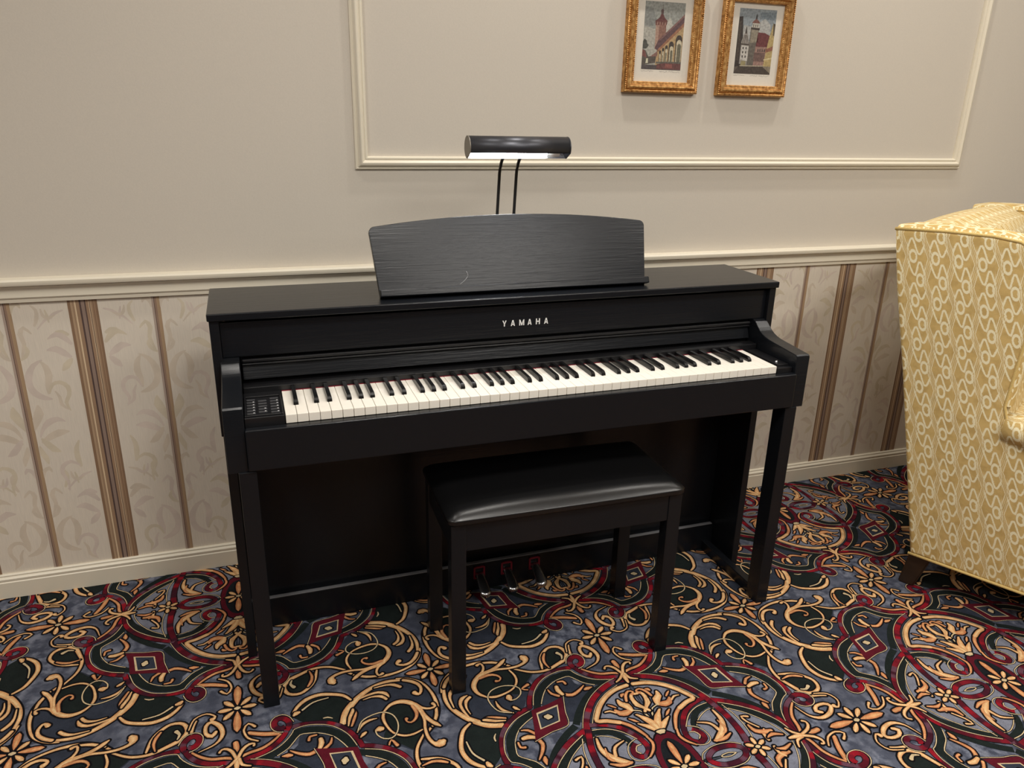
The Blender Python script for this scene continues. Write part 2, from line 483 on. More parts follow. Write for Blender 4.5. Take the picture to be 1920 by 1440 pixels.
# baseboard, chair rail, panel moulding
T = YW
soften(prism('baseboard_back', [(T, 0), (T - .015, 0), (T - .015, .050), (T - .0125, .0525), (T - .0135, .0555), (T - .0135, .0605), (T - .0105, .064), (T - .0085, .0655), (T - .0085, .070), (T - .006, .0725), (T, .0725)], XL, XR, 'x', M['trim']))['kind'] = 'structure'
soften(prism('trim_1', [(T, .844), (T - .010, .844), (T - .011, .853), (T - .0135, .855), (T - .015, .858), (T - .013, .866), (T - .0135, .874), (T - .018, .882), (T - .0235, .886), (T - .0235, .8885), (T - .029, .8895), (T - .031, .894), (T - .031, .901), (T - .028, .9055), (T - .004, .9065), (T, .9065)], XL, XR, 'x', M['trim']))['kind'] = 'structure'
def frame_sweep(name, x0, x1, z0, z1, prof, mat, parent=None, kind=None):
    # prof: (inset from the outer edge, height off the wall); outer rectangle x0..x1, z0..z1
    bm = bmesh.new()
    rings = []
    for i, h in prof:
        rings.append([bm.verts.new((x, T - h, z)) for x, z in ((x0 + i, z0 + i), (x1 - i, z0 + i), (x1 - i, z1 - i), (x0 + i, z1 - i))])
    for a, b in zip(rings, rings[1:]):
        for k in range(4):
            bm.faces.new((a[k], a[(k + 1) % 4], b[(k + 1) % 4], b[k]))
    o = from_bm(name, bm, mat, parent)
    if kind: o['kind'] = kind
    return o
MOULD = [(0, 0), (0, .006), (.003, .008), (.0055, .0065), (.007, .0075), (.009, .013), (.013, .017), (.018, .0175), (.0225, .014), (.0245, .0105), (.026, .010), (.0275, .0125), (.031, .0125), (.0335, .009), (.0345, .004), (.0345, 0)]
soften(frame_sweep('trim_2', -0.363, 1.766, 1.168, 2.36, MOULD, M['trim'], kind='structure'), 40)

# ------------------------------------------------------------------ carpet design, one 915 mm repeat shared by every tile
CARPET = '''B4 0 navy p 0|-236,-126 -219,-77 -178,-32 -111,-5 -58,-11 -20,-48 -5,-119 -22,-182 -56,-212 -81,-246 -110,-225 -161,-201 -202,-174
B4 1 green p 0|-135,-119 -115,-95 -80,-99 -57,-130 -51,-167 -59,-205 -81,-243 -109,-220 -147,-190 -137,-163
B4 1 green p 0|-335,-67 -323,-39 -299,-21 -257,-18 -219,-33 -210,-56 -228,-113 -260,-106 -304,-96
B4 3 gold s 17,18,17,14,12,10,8,7|-228,-116 -219,-87 -201,-62 -177,-39 -145,-20 -113,-12 -83,-15 -62,-21
B4 4 gold s 9,10,9,8,7,10,13|-72,-18 -54,-28 -39,-44 -36,-61 -42,-75 -49,-74 -54,-68
B4 3 gold s 4,5,6,7,9,10,8,5|-87,-8 -59,-16 -31,-39 -16,-74 -11,-110 -15,-142 -29,-174 -49,-199
B4 3 gold s 3,7,8,11,8|-186,-52 -161,-44 -137,-42 -121,-51 -117,-64
B4 4 gold s 2,5,9,8|-175,-57 -153,-53 -132,-58 -122,-70
B4 4 gold s 3,6,10,9|-144,-25 -114,-23 -96,-28 -83,-39
B4 4 gold s 3,8,9,6|-218,-129 -212,-105 -204,-88 -202,-80
B4 3 goldd s 6,8,6,3|-211,-131 -203,-111 -197,-94 -199,-83
B4 5 gold s 5,9,13,14,12,11,10,11,4|-133,-108 -116,-92 -92,-88 -70,-99 -55,-119 -47,-147 -35,-170 -26,-181 -18,-190
B4 5 gold s 8,7,6,6,9|-59,-106 -46,-123 -29,-130 -16,-126 -20,-116
B4 5 goldd s 9,9,7,5,4,9|-67,-110 -62,-135 -68,-152 -80,-160 -89,-154 -88,-146
B4 5 gold s 6,8,6,5,6,6,4|-133,-108 -139,-128 -135,-154 -124,-179 -104,-194 -82,-196 -60,-189
B4 5 gold s 7,7,7,8,9,20,22,12|-54,-127 -49,-158 -53,-188 -52,-215 -44,-235 -34,-240 -26,-238 -21,-235
B4 6 cream s 3|-199,-150 -188,-125 -166,-113 -138,-110 -117,-124 -109,-152 -115,-179 -129,-193 -147,-190 -160,-174 -161,-160
B4 6 gold s 8,17,12|-159,-161 -152,-159 -146,-160
B4 5 gold s 3,8,7,2|-201,-154 -188,-135 -170,-126 -153,-125
B4 5 gold s 3,9,6|-196,-171 -189,-164 -183,-160
B4 4 goldd s 4,4,9|-139,-211 -132,-198 -122,-217
B4 4 gold s 6,9,11,11,10,9,6|-335,-53 -325,-36 -305,-18 -275,-10 -243,-17 -218,-29 -203,-48
B4 5 cream s 5,4,3|-314,-49 -288,-31 -253,-26
B4 5 gold s 7,13,8|-334,-61 -329,-56 -322,-54
B4 5 cream s 3,4,2|-270,-89 -260,-89 -250,-95
B4 1 green p 0|-77,-275 -47,-280 -24,-293 -8,-315 -13,-339 -37,-351 -60,-339 -73,-310
B4 3 gold s 5,7,8,10,12,12,9,8,9,9,5|-59,-202 -82,-239 -87,-278 -75,-313 -61,-340 -40,-352 -14,-341 -8,-315 -24,-293 -46,-279 -79,-271
B4 4 goldd s 3,7,8,5|-81,-289 -59,-284 -41,-288 -27,-296
B4 4 cream s 9,6,3|-34,-328 -46,-336 -59,-332
B4 4 gold s 5,9,7,4|-54,-361 -36,-361 -22,-365 -14,-369
B4 3 gold s 6,9,6|-15,-131 -20,-156 -35,-185
M8 5 burg s 11|-2,294 -25,299 -57,307 -83,323 -99,342 -108,362
M8 5 goldb s 8,8,8,7,5|-3,305 -25,313 -52,318 -74,331 -92,348
M8 6 cream s 2|-122,378 -113,397 -98,407 -82,404 -72,391 -73,371 -84,357 -98,352
M8 6 burg s 13|-105,355 -112,369 -110,383 -99,395 -86,395 -79,383 -83,370 -93,364 -103,367
M8 3 burg s 11|-116,362 -137,364 -163,361 -192,353 -218,337 -240,311 -256,281 -262,259
M8 3 greenb s 18|-27,284 -47,289 -72,293 -100,309 -116,328 -128,343 -150,344 -183,336 -212,315 -232,287 -246,251
M8 4 cream s 2|-29,291 -63,300 -88,312 -109,332 -118,346 -123,354 -145,358 -167,355 -195,345 -219,326 -238,300 -251,266
M8 4 cream s 2.2|-83,287 -106,301 -120,318 -133,333 -149,333 -173,327 -201,310 -219,287 -231,265
M8 3 green s 17|-31,282 -68,277 -104,263 -132,240 -158,210 -177,180
M8 4 goldd s 3,8,10,10,6|-110,293 -129,279 -150,271 -168,279 -179,291
M8 5 gold s 9,13,10|-171,279 -177,295 -176,308
M8 5 goldd s 3,7,8|-200,304 -196,289 -182,277
M8 5 goldd s 5,6,7|-168,322 -154,321 -151,311
M8 4 goldd s 6,12,3|-113,279 -105,281 -93,282
M4 5 burg q 0|-176,272 -186,229 -195,186 -239,175 -283,162 -272,203 -261,252 -217,259
M4 6 cream q 0|-195,251 -209,200 -261,190 -253,240
M4 7 navy q 0|-199,246 -211,203 -257,193 -251,235
M4 6 cream s 1.6|-172,272 -185,228 -195,185 -239,175 -284,160
M4 8 cream s 8,17,8|-237,223 -231,221 -224,219
M4 9 goldd s 12,13,7|-3,350 -1,336 -1,309
M4 10 gold s 7,8,7,5,6|-1,303 -10,326 -21,337 -31,338 -36,331
M4 10 gold s 8,8,7,5,6|2,304 12,326 25,337 36,336 35,330
M4 10 gold s 8,7,4|0,303 -13,288 -28,279
M4 10 gold s 10,12,6|2,302 0,286 0,270
M4 10 gold s 8,7,4|5,301 11,283 28,275
M4 4 gold s 2,5,10,12,10,9,9,12,8|-346,-79 -360,-45 -384,-31 -413,-38 -430,-56 -420,-67 -396,-66 -386,-53 -397,-45
M4 4 goldd s 12,12,10|-352,86 -359,56 -372,25
M4 5 gold s 4,5,5,5,7|-342,44 -357,23 -384,14 -401,24 -388,38
M4 4 gold s 12,5,4,4,3|-438,-55 -446,-48 -460,-68 -450,-93 -419,-103
MV 1 navy q 0|-2,294 -65,283 -99,275 -128,306 -133,333 -173,327 -207,308 -230,266 -239,222 -199,197 -167,187 -70,95 0,0
MV 2 grey p 0|-7,269 -42,258 -77,240 -105,214 -127,175 -100,168 -68,150 -46,121 -36,96 -5,93
MV 5 burg s 14|-1,280 -33,283 -70,268 -104,245 -130,215 -148,187 -159,159 -168,131 -173,99 -175,74 -174,48 -170,22
MV 6 cream s 1.5|-28,294 -67,280 -108,253 -138,221 -156,190 -167,165
MV 6 cream s 1.5|-31,269 -69,252 -102,227 -124,200 -140,172
MV 6 gold s 12|-8,262 -43,256 -75,240 -100,218 -116,197 -127,176 -105,169 -78,156
MV 6 goldd s 9,10,9,6|-79,158 -60,141 -47,121 -37,100
MV 5 burg s 12|-149,169 -123,163 -94,149 -73,129 -58,104 -50,79 -54,60 -70,50 -84,57
MV 6 burg s 12|-71,49 -86,58 -85,75 -71,89
MV 6 cream s 2|-67,101 -87,91 -98,73 -98,53 -85,42 -65,43 -46,57
MV 6 cream s 2.5|-61,83 -73,81 -80,68 -73,60
MV 6 goldd s 5,7,7,4|-39,100 -34,81 -42,62 -58,46
MV 4 greenb s 16|-154,149 -132,143 -107,131 -91,113 -82,95 -89,85
MV 5 cream s 2|-150,153 -119,148 -91,133 -73,114 -63,100
MV 5 cream s 2|-159,132 -137,132 -113,120 -95,105 -89,96
MV 6 gold s 6,16,20,12|-52,222 -50,208 -39,198 -35,183
MV 6 goldd s 7,16,19,10|-72,194 -65,182 -51,179 -35,183
MV 6 goldd s 3,6,4|-81,214 -74,208 -67,201
MV 6 gold s 3,6,5|-98,195 -85,195 -74,186
MV 6 cream s 3,3,4,5|-34,182 -16,175 -7,158 -6,138
MV 7 gold s 8,10,11,8,8|-6,170 11,193 17,215 12,230 2,229
MV 7 goldd s 7,8,6,5,8|-33,213 -27,230 -15,242 -4,237 -11,229
MV 7 gold s 4,8,5|-5,182 -17,194 -19,212
MV 8 cream s 6,13,6|-9,105 -3,103 3,101
MV 7 gold s 10,17,13,3|-2,108 -5,128 -14,148 -32,167
MV 7 gold s 10,14,3|-7,109 -19,124 -40,140
MV 7 gold s 10,19,13,3|1,109 6,131 18,150 29,167
MV 6 goldd s 3,7,3|-53,160 -44,152 -35,143
MV 7 goldd s 4,9,5|29,237 35,235 38,230
MH 1 dgreen q 0|-298,5 -286,63 -259,103 -205,149 -147,167 -159,14 0,0
MH 2 grey q 0|-292,-7 -266,46 -231,89 -180,130 -107,131 -12,79 -25,8 -165,-1
MH 4 burg s 14|-157,161 -212,134 -252,101 -279,66 -290,33 -293,1
MH 4 greenb s 14|-170,135 -214,114 -248,83 -272,48 -284,17 -286,-1
MH 5 cream s 2|-176,146 -220,119 -257,86 -280,51 -289,18 -293,0
MH 5 cream s 2|-181,127 -220,97 -249,62 -266,28 -271,8 -269,-1
MH 5 burg s 14|-157,158 -171,110 -175,69 -174,30 -166,3 -162,-6
MH 6 cream s 2|-181,136 -192,99 -195,59 -190,23 -179,-6
MH 6 burg s 12|-155,-8 -148,11 -126,22 -89,22 -66,9 -62,-2
MH 7 cream s 2.2|-130,0 -114,5 -97,3 -93,-1
MH 7 cream s 1.8|-154,18 -133,30 -93,32 -58,20 -48,4
MH 6 gold s 5,11,17,15,9|-150,127 -153,96 -141,70 -122,53 -106,43
MH 6 gold s 3,7,9|-94,104 -121,92 -130,70
MH 6 goldd s 3,8,7|-143,96 -147,69 -139,59
MH 6 goldd s 4,10,8,6|-150,53 -132,44 -115,42 -103,44
MH 6 gold s 6,5,5,4|-218,85 -203,90 -206,73 -223,49
MH 6 goldd s 5,12,14,10|-203,62 -209,42 -230,33 -244,32
MH 6 gold s 4,8,7|-231,41 -222,28 -222,10'''
def carpet_mesh():
    rnd = random.Random(4)
    K = lambda c: lin(c)
    BLK = K((15, 13, 17))
    gold, goldE = K((240, 208, 156)), K((200, 142, 92))
    gd, gdE = K((226, 176, 122)), K((180, 108, 70))
    cream = K((206, 184, 146))
    burg = [K((112, 20, 34)), K((84, 18, 32)), K((140, 22, 36)), K((62, 22, 36)), K((96, 62, 76)), K((84, 18, 32)), K((118, 24, 38))]
    fills = {'navy': K((49, 54, 66)), 'green': K((27, 34, 33)), 'dgreen': K((27, 34, 33)), 'grey': K((120, 123, 137)), 'cream': cream, 'burg': K((88, 20, 34))}
    P = Print()
    H = 457.5
    def rot(k): return [lambda x, y: (x, y), lambda x, y: (-y, x), lambda x, y: (-x, -y), lambda x, y: (y, -x)][k]
    cnt = [0]
    def draw(idx, lay, st, kind, ws, pts):
        cnt[0] += 1
        z = 0.25 + lay * 0.15 + idx * 0.006 + (cnt[0] % 8) * 0.0025
        if kind in 'pq':
            if kind == 'p':
                pts = [q[:2] for q in catmull(pts + pts[:1], 25)][:-1]
            P.poly(pts, fills[st], z)
            return
        if st in ('gold', 'goldd', 'goldb'):
            c, e = (gold, goldE) if st == 'gold' else (gd, gdE)
            P.stroke(pts, [x * 0.94 for x in ws], z, c, e, 4.1, BLK, 8, rnd=rnd)
        elif st == 'cream': P.stroke(pts, ws, z, cream, None, 1.3 if max(ws) < 5 else 3.6, BLK, 8)
        elif st == 'burg': P.stroke(pts, ws, z, None, None, 1.6, BLK, 6, blocks=burg, rnd=rnd, roundcap=False)
        elif st in ('green', 'greenb'): P.stroke(pts, ws, z, fills['green'], None, 0, BLK, 10, roundcap=False)
    idx = 0
    for line in CARPET.strip().split('\n'):
        head, body = line.split('|')
        g, lay, st, kind, ws = head.split()
        ws = [float(x) for x in ws.split(',')]
        pts = [tuple(float(v) for v in q.split(',')) for q in body.split()]
        idx += 1
        if g == 'B4':
            for k in range(4):
                f = rot(k)
                draw(idx, int(lay), st, kind, ws, [(f(*q)[0] + H, f(*q)[1] + H) for q in pts])
        elif g == 'M4':
            for k in range(4): draw(idx, int(lay), st, kind, ws, [rot(k)(*q) for q in pts])
        elif g == 'M8':
            for k in range(4):
                for s in (1, -1): draw(idx, int(lay), st, kind, ws, [rot(k)(s * q[0], q[1]) for q in pts])
        else:
            for sx in (1, -1):
                for sy in (1, -1): draw(idx, int(lay), st, kind, ws, [(sx * q[0], sy * q[1]) for q in pts])
    def petal(idx, cx, cy, a, r0, r1, w, st='gold'):
        c, s = math.cos(a), math.sin(a)
        draw(idx, 6, st, 's', [2, w * .8, w, w * .8, 2], [(cx + c * (r0 + (r1 - r0) * t), cy + s * (r0 + (r1 - r0) * t)) for t in (0, .3, .6, .85, 1)])
    def star(cx, cy, longs, r1, r2, n, w1=16, w2=12):
        P.poly([(cx + 34 * math.cos(k * .3927), cy + 34 * math.sin(k * .3927)) for k in range(16)], BLK, 0.3 + 0.6)
        for k in range(8):
            a = k * math.pi / 4
            lg = k in longs
            petal(140 + k, cx, cy, a, 11, r1 if lg else r2, w1 if lg else w2, 'goldd' if lg else 'gold')
        draw(150, 7, 'cream', 's', [6, 11, 6], [(cx - 5, cy), (cx, cy), (cx + 5, cy)])
    star(H, H, (0, 2, 4, 6), 61, 38, 8)
    star(H, 0, (0, 4), 75, 42, 8, 19, 13)
    star(0, H, (2, 6), 75, 42, 8, 19, 13)
    for sg in (1, -1):
        for k in range(6):
            petal(152 + k, sg * -186, 0, k * math.pi / 3 + .52, 5, 27, 11)
        draw(159, 7, 'cream', 's', [5, 10, 5], [(sg * -186 - 4, 0), (sg * -186, 0), (sg * -186 + 4, 0)])
        draw(159, 6, 'goldd', 's', [3, 10, 4], [(sg * -224, 16), (sg * -240, 22), (sg * -262, 14)])
        draw(159, 6, 'goldd', 's', [3, 10, 4], [(sg * -224, -16), (sg * -240, -22), (sg * -262, -14)])
    # pointed central panel with its flower
    ves = [(math.copysign(1, math.sin(a)) * 48 * abs(math.sin(a)) ** 1.0, 104 * math.cos(a)) for a in [k * math.pi / 14 for k in range(28)]]
    P.poly([(x * 1.05, y * 1.05) for x, y in ves], BLK, 1.35)
    P.poly(ves, fills['burg'], 1.38)
    P.poly([(x * .74, y * .8) for x, y in ves], K((26, 30, 34)), 1.42)
    for k in range(8):
        a = k * math.pi / 4
        lg = k in (2, 6)
        petal(160 + k, 0, 0, a, 9, 73 if lg else 36, 17 if lg else 12, 'goldd' if lg else 'gold')
    draw(170, 7, 'cream', 's', [6, 11, 6], [(-5, 0), (0, 0), (5, 0)])
    return P.mesh('carpet_repeat', lambda x, y, z: (x / 1000, y / 1000, z / 1000))
cm = carpet_mesh()
cm.materials.append(M['carpet'])
for i in range(-2, 3):
    for k in range(-2, 2):
        if k == 1 and False: continue
        o = mk('carpet_repeat', cm, None, floor)
        o.location = (0.142 + 0.915 * i, -0.4655 + 0.915 * k, 0)

# faint damask on the wallpaper
DAMASK = '''4,12,18,16,18,14,5|58,687 37,674 22,647 20,620 29,597 48,583 65,578
3,14,18,14,5|54,684 64,668 68,643 62,616 60,594
4,9,11,12,10,9,3|62,594 72,618 91,623 107,609 107,586 97,565 104,542
3,8,9,4|76,599 84,582 86,560 100,546
6,24,20,6|29,562 28,540 19,519 10,494
3,14,18,10,4|86,512 69,520 47,513 31,495 22,473
5,20,18,8|90,482 68,481 45,471 25,457
4,18,16,6|62,426 48,434 34,452 24,467
4,14,14,5|28,393 25,410 19,424 15,445
4,12,10,4|32,369 26,380 14,372 11,355
3,14,16,8|81,743 101,754 118,746 133,727
5,18,18,8|76,713 95,715 111,704 127,691
6,18,14,6|104,656 113,667 123,679 129,685
3,9,8|102,762 117,761 129,752
4,10,12,10,4|46,760 31,776 21,759 26,732 15,697
4,10,10,5|26,729 31,714 23,699 12,691
4,8,10,6|56,833 66,821 65,800 57,780
4,8,9,6,3|126,817 107,810 95,799 82,793 63,771
3,7,3|86,820 89,805 91,787
4,12,14,8|110,453 101,431 100,404 104,377
4,10,12,10,8,3|102,380 82,393 61,382 57,359 67,334 66,307
3,8,8,3|77,363 80,346 90,338 107,346'''
def damask_mesh():
    P = Print()
    rnd = random.Random(2)
    tone = [lin((212, 200, 178)), lin((213, 200, 182)), lin((214, 200, 188))]
    n = 0
    for line in DAMASK.strip().split('\n'):
        h, body = line.split('|')
        ws = [float(x) for x in h.split(',')]
        pts = [tuple(float(v) for v in q.split(',')) for q in body.split()]
        n += 1
        for ix in range(-4, 9):
            x0 = (STRIPE0 - STRIPEP / 2 + ix * STRIPEP) * 1000
            for s in (1, -1):
                for kz in (-1, 0, 1):
                    q = [(x0 + s * x, z + kz * 460) for x, z in pts]
                    zs = [v[1] for v in q]
                    if min(zs) < 76 or max(zs) > 842: continue
                    P.stroke(q, ws, n * 0.004, rnd.choice(tone), None, 0, step=16)
    # keep the printed stripes clear of leaves
    return P.mesh('damask_print', lambda x, y, z: (x / 1000, YW - 0.00125 - z / 1000, y / 1000))
dm = damask_mesh()
dm.materials.append(M['damask'])
mk('damask_print', dm, None, wp)
# the stripes lie over the damask as thin printed bands of the same paper
for k in range(-4, 9):
    cx = STRIPE0 + k * STRIPEP
    for c, hw in ((cx, 0.0345), (cx - STRIPEP / 2, 0.010)):
        if XL + 0.1 < c < XR - 0.1:
            box('paper_stripe', c - hw, c + hw, YW - 0.0020, YW - 0.0011, 0.06, 0.85, M['wallpaper'], wp, bevel=0)

# ceiling downlights and the added disc
for i, (x, y, s, pw, spd) in enumerate(DOWN):
    pass
# ------------------------------------------------------------------ digital piano
PHI = 0.01174
pn = empty('digital_piano', (-0.0176 * math.cos(PHI), -0.0176 * math.sin(PHI), 0), PHI)
tag(pn, 'black wood grain upright digital piano with open keyboard against the striped dado', 'piano')
BK = M['black']
box('top_board', -.7346, .7346, .167, .432, .885, .902, BK, pn, .0025)
for s in (-1, 1):
    a, b = sorted((s * .711, s * .7311))
    box('side_board', a, b, .174, .428, .614, .8845, BK, pn)
    a, b = sorted((s * .706, s * .7275))
    box('side_panel', a, b, .176, .42, 0, .6145, BK, pn)
    a, b = sorted((s * .676, s * .7164))
    arm = [(.21, .607), (-.0133, .607), (-.0133, .741), (-.0118, .7465), (-.007, .7495), (.087, .7565), (.108, .7585), (.124, .7615), (.138, .7665), (.150, .773), (.162, .7815), (.172, .7895), (.181, .7965), (.21, .7965)]
    soften(prism('arm', arm, a, b, 'x', BK, pn, .0018), 22)
    a, b = sorted((s * .6605, s * .6965))
    box('leg', a, b, -.017, .033, 0, .608, BK, pn, .002)
    a, b = sorted((s * .668, s * .691))
    box('foot_runner', a, b, .030, .41, 0, .034, BK, pn, .002)
box('back_board', -.706, .706, .405, .418, .05, .885, BK, pn)
fp = box('front_panel', -.7105, .7105, .187, .203, .797, .8765, BK, pn, .001)
box('knee_board', -.706, .706, .312, .326, .05, .612, BK, pn)
box('pedal_rail', -.706, .706, .288, .336, 0.0, .088, BK, pn, .002)
box('rail_highlight', -.7, .7, .2885, .300, .0878, .0905, M['railhighlight'], pn, .0008)  # added strip, its pale colour stands in for the rail's top edge highlight
box('key_bed', -.676, .676, -.004, .312, .611, .640, BK, pn)
box('key_slip', -.676, .676, -.024, -.004, .611, .7025, BK, pn, .003, 3)
# open key cover
kc = prism('key_cover', [(.188, .742), (.199, .773), (.210, .773), (.199, .742)], -.672, .672, 'x', BK, pn, .0008)
box('cover_lip', -.672, .672, .188, .2, .7805, .7885, M['blackplain'], kc, .003, 3)
box('cover_edge', -.672, .672, .190, .202, .7735, .7785, M['blackplain'], kc, .0015)
box('key_rail', -.674, .674, .1525, .186, .66, .7345, M['blackplain'], pn, .0015)
box('cover_slot', -.674, .674, .205, .24, .66, .8, M['blackplain'], pn, 0)
box('felt_strip', -.5934, .6286, .1488, .1525, .70, .7213, M['felt'], pn, 0)
# letters of the name on the front panel
def logo():
    bm = bmesh.new()
    sh = {'A': [[(0, 0), (.25, 0), (.5, .78), (.5, 1), (.36, 1)], [(1, 0), (.64, 1), (.5, 1), (.5, .78), (.75, 0)], [(.29, .19), (.71, .19), (.66, .36), (.34, .36)]],
          'H': [[(0, 0), (.26, 0), (.26, 1), (0, 1)], [(.74, 0), (1, 0), (1, 1), (.74, 1)], [(.26, .42), (.74, .42), (.74, .60), (.26, .60)]],
          'M': [[(0, 0), (.2, 0), (.2, 1), (0, 1)], [(.8, 0), (1, 0), (1, 1), (.8, 1)], [(.2, 1), (.2, .62), (.42, 0), (.5, 0), (.5, .34)], [(.8, 1), (.5, .34), (.5, 0), (.58, 0), (.8, .62)]],
          'Y': [[(.37, 0), (.63, 0), (.63, .42), (.37, .42)], [(.37, .42), (.55, .42), (.28, 1), (0, 1)], [(.45, .42), (.63, .42), (1, 1), (.72, 1)]]}
    w, h = .0108, .0148
    for i, ch in enumerate('YAMAHA'):
        x0 = -.0590 + i * .0221
        ww = w * 1.22 if ch == 'M' else w
        for poly in sh[ch]:
            bm_prism(bm, [(x0 + p * ww, .8243 + q * h) for p, q in poly], .1862, .1875, 'y')
    return from_bm('logo', bm, M['logo'], fp)
logo()
# keys
KX, KP = -.5934, .0235
bm = bmesh.new(); bm_box(bm, 0, KP - .0009, 0, .1495, .7015, .7205, .0009, 2)
wk = bpy.data.meshes.new('white_key'); bm.to_mesh(wk); bm.free(); wk.materials.append(M['ivory'])
bm = bmesh.new()
pr = [(.053, .7195), (.0545, .7265), (.0585, .7305), (.0625, .7318), (.15, .7318), (.15, .7195)]
bm_prism(bm, pr, -.0053, .0053, 'x')
for v in bm.verts:
    if v.co.z > .73: v.co.x *= .82
bmesh.ops.bevel(bm, geom=list(bm.edges), offset=.0006, segments=2, affect='EDGES')
bkm = bpy.data.meshes.new('black_key'); bm.to_mesh(bkm); bm.free(); bkm.materials.append(M['blackkey'])
for i in range(52):
    o = mk('white_key', wk, None, pn); o.location = (KX + i * KP, 0, 0)
OFF = {0: .0016, 2: -.0022, 3: .0022, 5: -.0026, 6: 0.0}
for i in range(51):
    n = i % 7           # 0 A, 1 B, 2 C, 3 D, 4 E, 5 F, 6 G
    if n in (1, 4): continue
    o = mk('black_key', bkm, None, pn); o.location = (KX + (i + 1) * KP + OFF[n], 0, 0)
# control panel left of the keys
cp = box('control_panel', -.675, -.5955, -.002, .1525, .66, .7215, M['blackplain'], pn, .0012)
bm = bmesh.new()
for x0, x1, y0, y1 in ((-.674, -.671, .004, .122), (-.6005, -.5975, .004, .122), (-.671, -.6005, .004, .0075), (-.671, -.6005, .1185, .122)):
    bm_box(bm, x0, x1, y0, y1, .7215, .7245, .0008, 1)
from_bm('panel_frame', bm, M['blackplain'], cp)
for cx, rows in ((-.6605, 6), (-.637, 5), (-.6125, 6)):
    for k in range(rows):
        y = .016 + k * .0165 + (0.006 if rows == 5 else 0)
        bt = box('button', cx - .009, cx + .009, y, y + .0065, .7212, .7242, M['button'], cp, .0012)
for cx, rows in ((-.6555, 5), (-.6325, 2), (-.607, 5)):
    for k in range(rows):
        y = .0175 + k * .0165 + (0.006 if rows == 2 else 0)
        box('button_lamp', cx - .0010, cx + .0022, y, y + .003, .7242, .7247, M['mark'], cp, 0)
eb = box('end_block', .6305, .675, -.002, .1525, .66, .7155, M['blackplain'], pn, .0012)
box('end_block_cap', .640, .6735, .012, .15, .7155, .7200, M['blackplain'], eb, .001)
bm = bmesh.new(); bmesh.ops.create_uvsphere(bm, u_segments=14, v_segments=8, radius=.0048)
for v in bm.verts: v.co = Vector((v.co.x + .653, v.co.y + .036, v.co.z * .7 + .7205))
from_bm('power_knob', bm, M['chrome'], eb, True)
# music rest
mr = empty('music_rest', (0, .222, .9035), 0, pn); mr.rotation_euler = (-R(21.5), 0, 0)
def rest_profile():
    top, side, hw = .194, .171, .3635
    pts = [(-.351, 0.0), (.348, 0.0)]
    r = .014
    for a in (0, 22, 45, 68): pts.append((hw - r + r * math.cos(R(a)), side - r + r * math.sin(R(a))))
    n = 24
    for k in range(n + 1):
        t = 1 - 2 * k / n
        pts.append((t * (hw - r), side + (top - side) * (1 - t * t)))
    for a in (112, 135, 158, 180): pts.append((-hw + r + r * math.cos(R(a)), side - r + r * math.sin(R(a))))
    return pts
prism('rest_panel', rest_profile(), 0, .012, 'y', BK, mr, .0012)
tube('loose_thread', [(-.155 + .022 * math.sin(k * .24), -.0006, .024 + .0035 * k) for k in range(10)], .00035, M['mark'], mr, 6)
box('rest_prop', -.05, .05, .013, .019, .02, .12, BK, mr)
box('rest_ledge', -.3525, .3525, -.0190, -.0003, .0005, .0175, BK, mr, .0022, 3)
# pedals
for px in (-.083, .001, .088):
    bm = bmesh.new()
    for x0, x1, z0, z1 in ((-.017, -.0125, .042, .080), (.0125, .017, .042, .080), (-.017, .017, .0755, .080), (-.017, .017, .040, .0445)):
        bm_box(bm, px + x0, px + x1, .2835, .2905, z0, z1, 0)
    hs = from_bm('pedal_felt', bm, M['felt'], pn)
    bm = bmesh.new()
    n = 14
    prev = None
    for k in range(n + 1):
        t = k / n
        y = .292 - .082 * t
        z = .062 - .030 * t ** 1.2
        hw = (.0115 + .006 * t) if t < .86 else .0167 * math.sqrt(max(0.02, 1 - ((t - .86) / .145) ** 2))
        dome = .0035
        ring = [bm.verts.new((px + hw * c, y, z + dome * (1 - c * c) - (0 if abs(c) < 1 else .002))) for c in (-1, -.8, -.4, 0, .4, .8, 1)]
        ring += [bm.verts.new((px + hw * .9, y, z - .009)), bm.verts.new((px - hw * .9, y, z - .009))]
        if prev:
            for q in range(len(ring)): bm.faces.new((prev[q], prev[(q + 1) % len(ring)], ring[(q + 1) % len(ring)], ring[q]))
        else: bm.faces.new(ring)
        prev = ring
    bm.faces.new(prev[::-1])
    from_bm('pedal', bm, M['chrome'], pn, True)

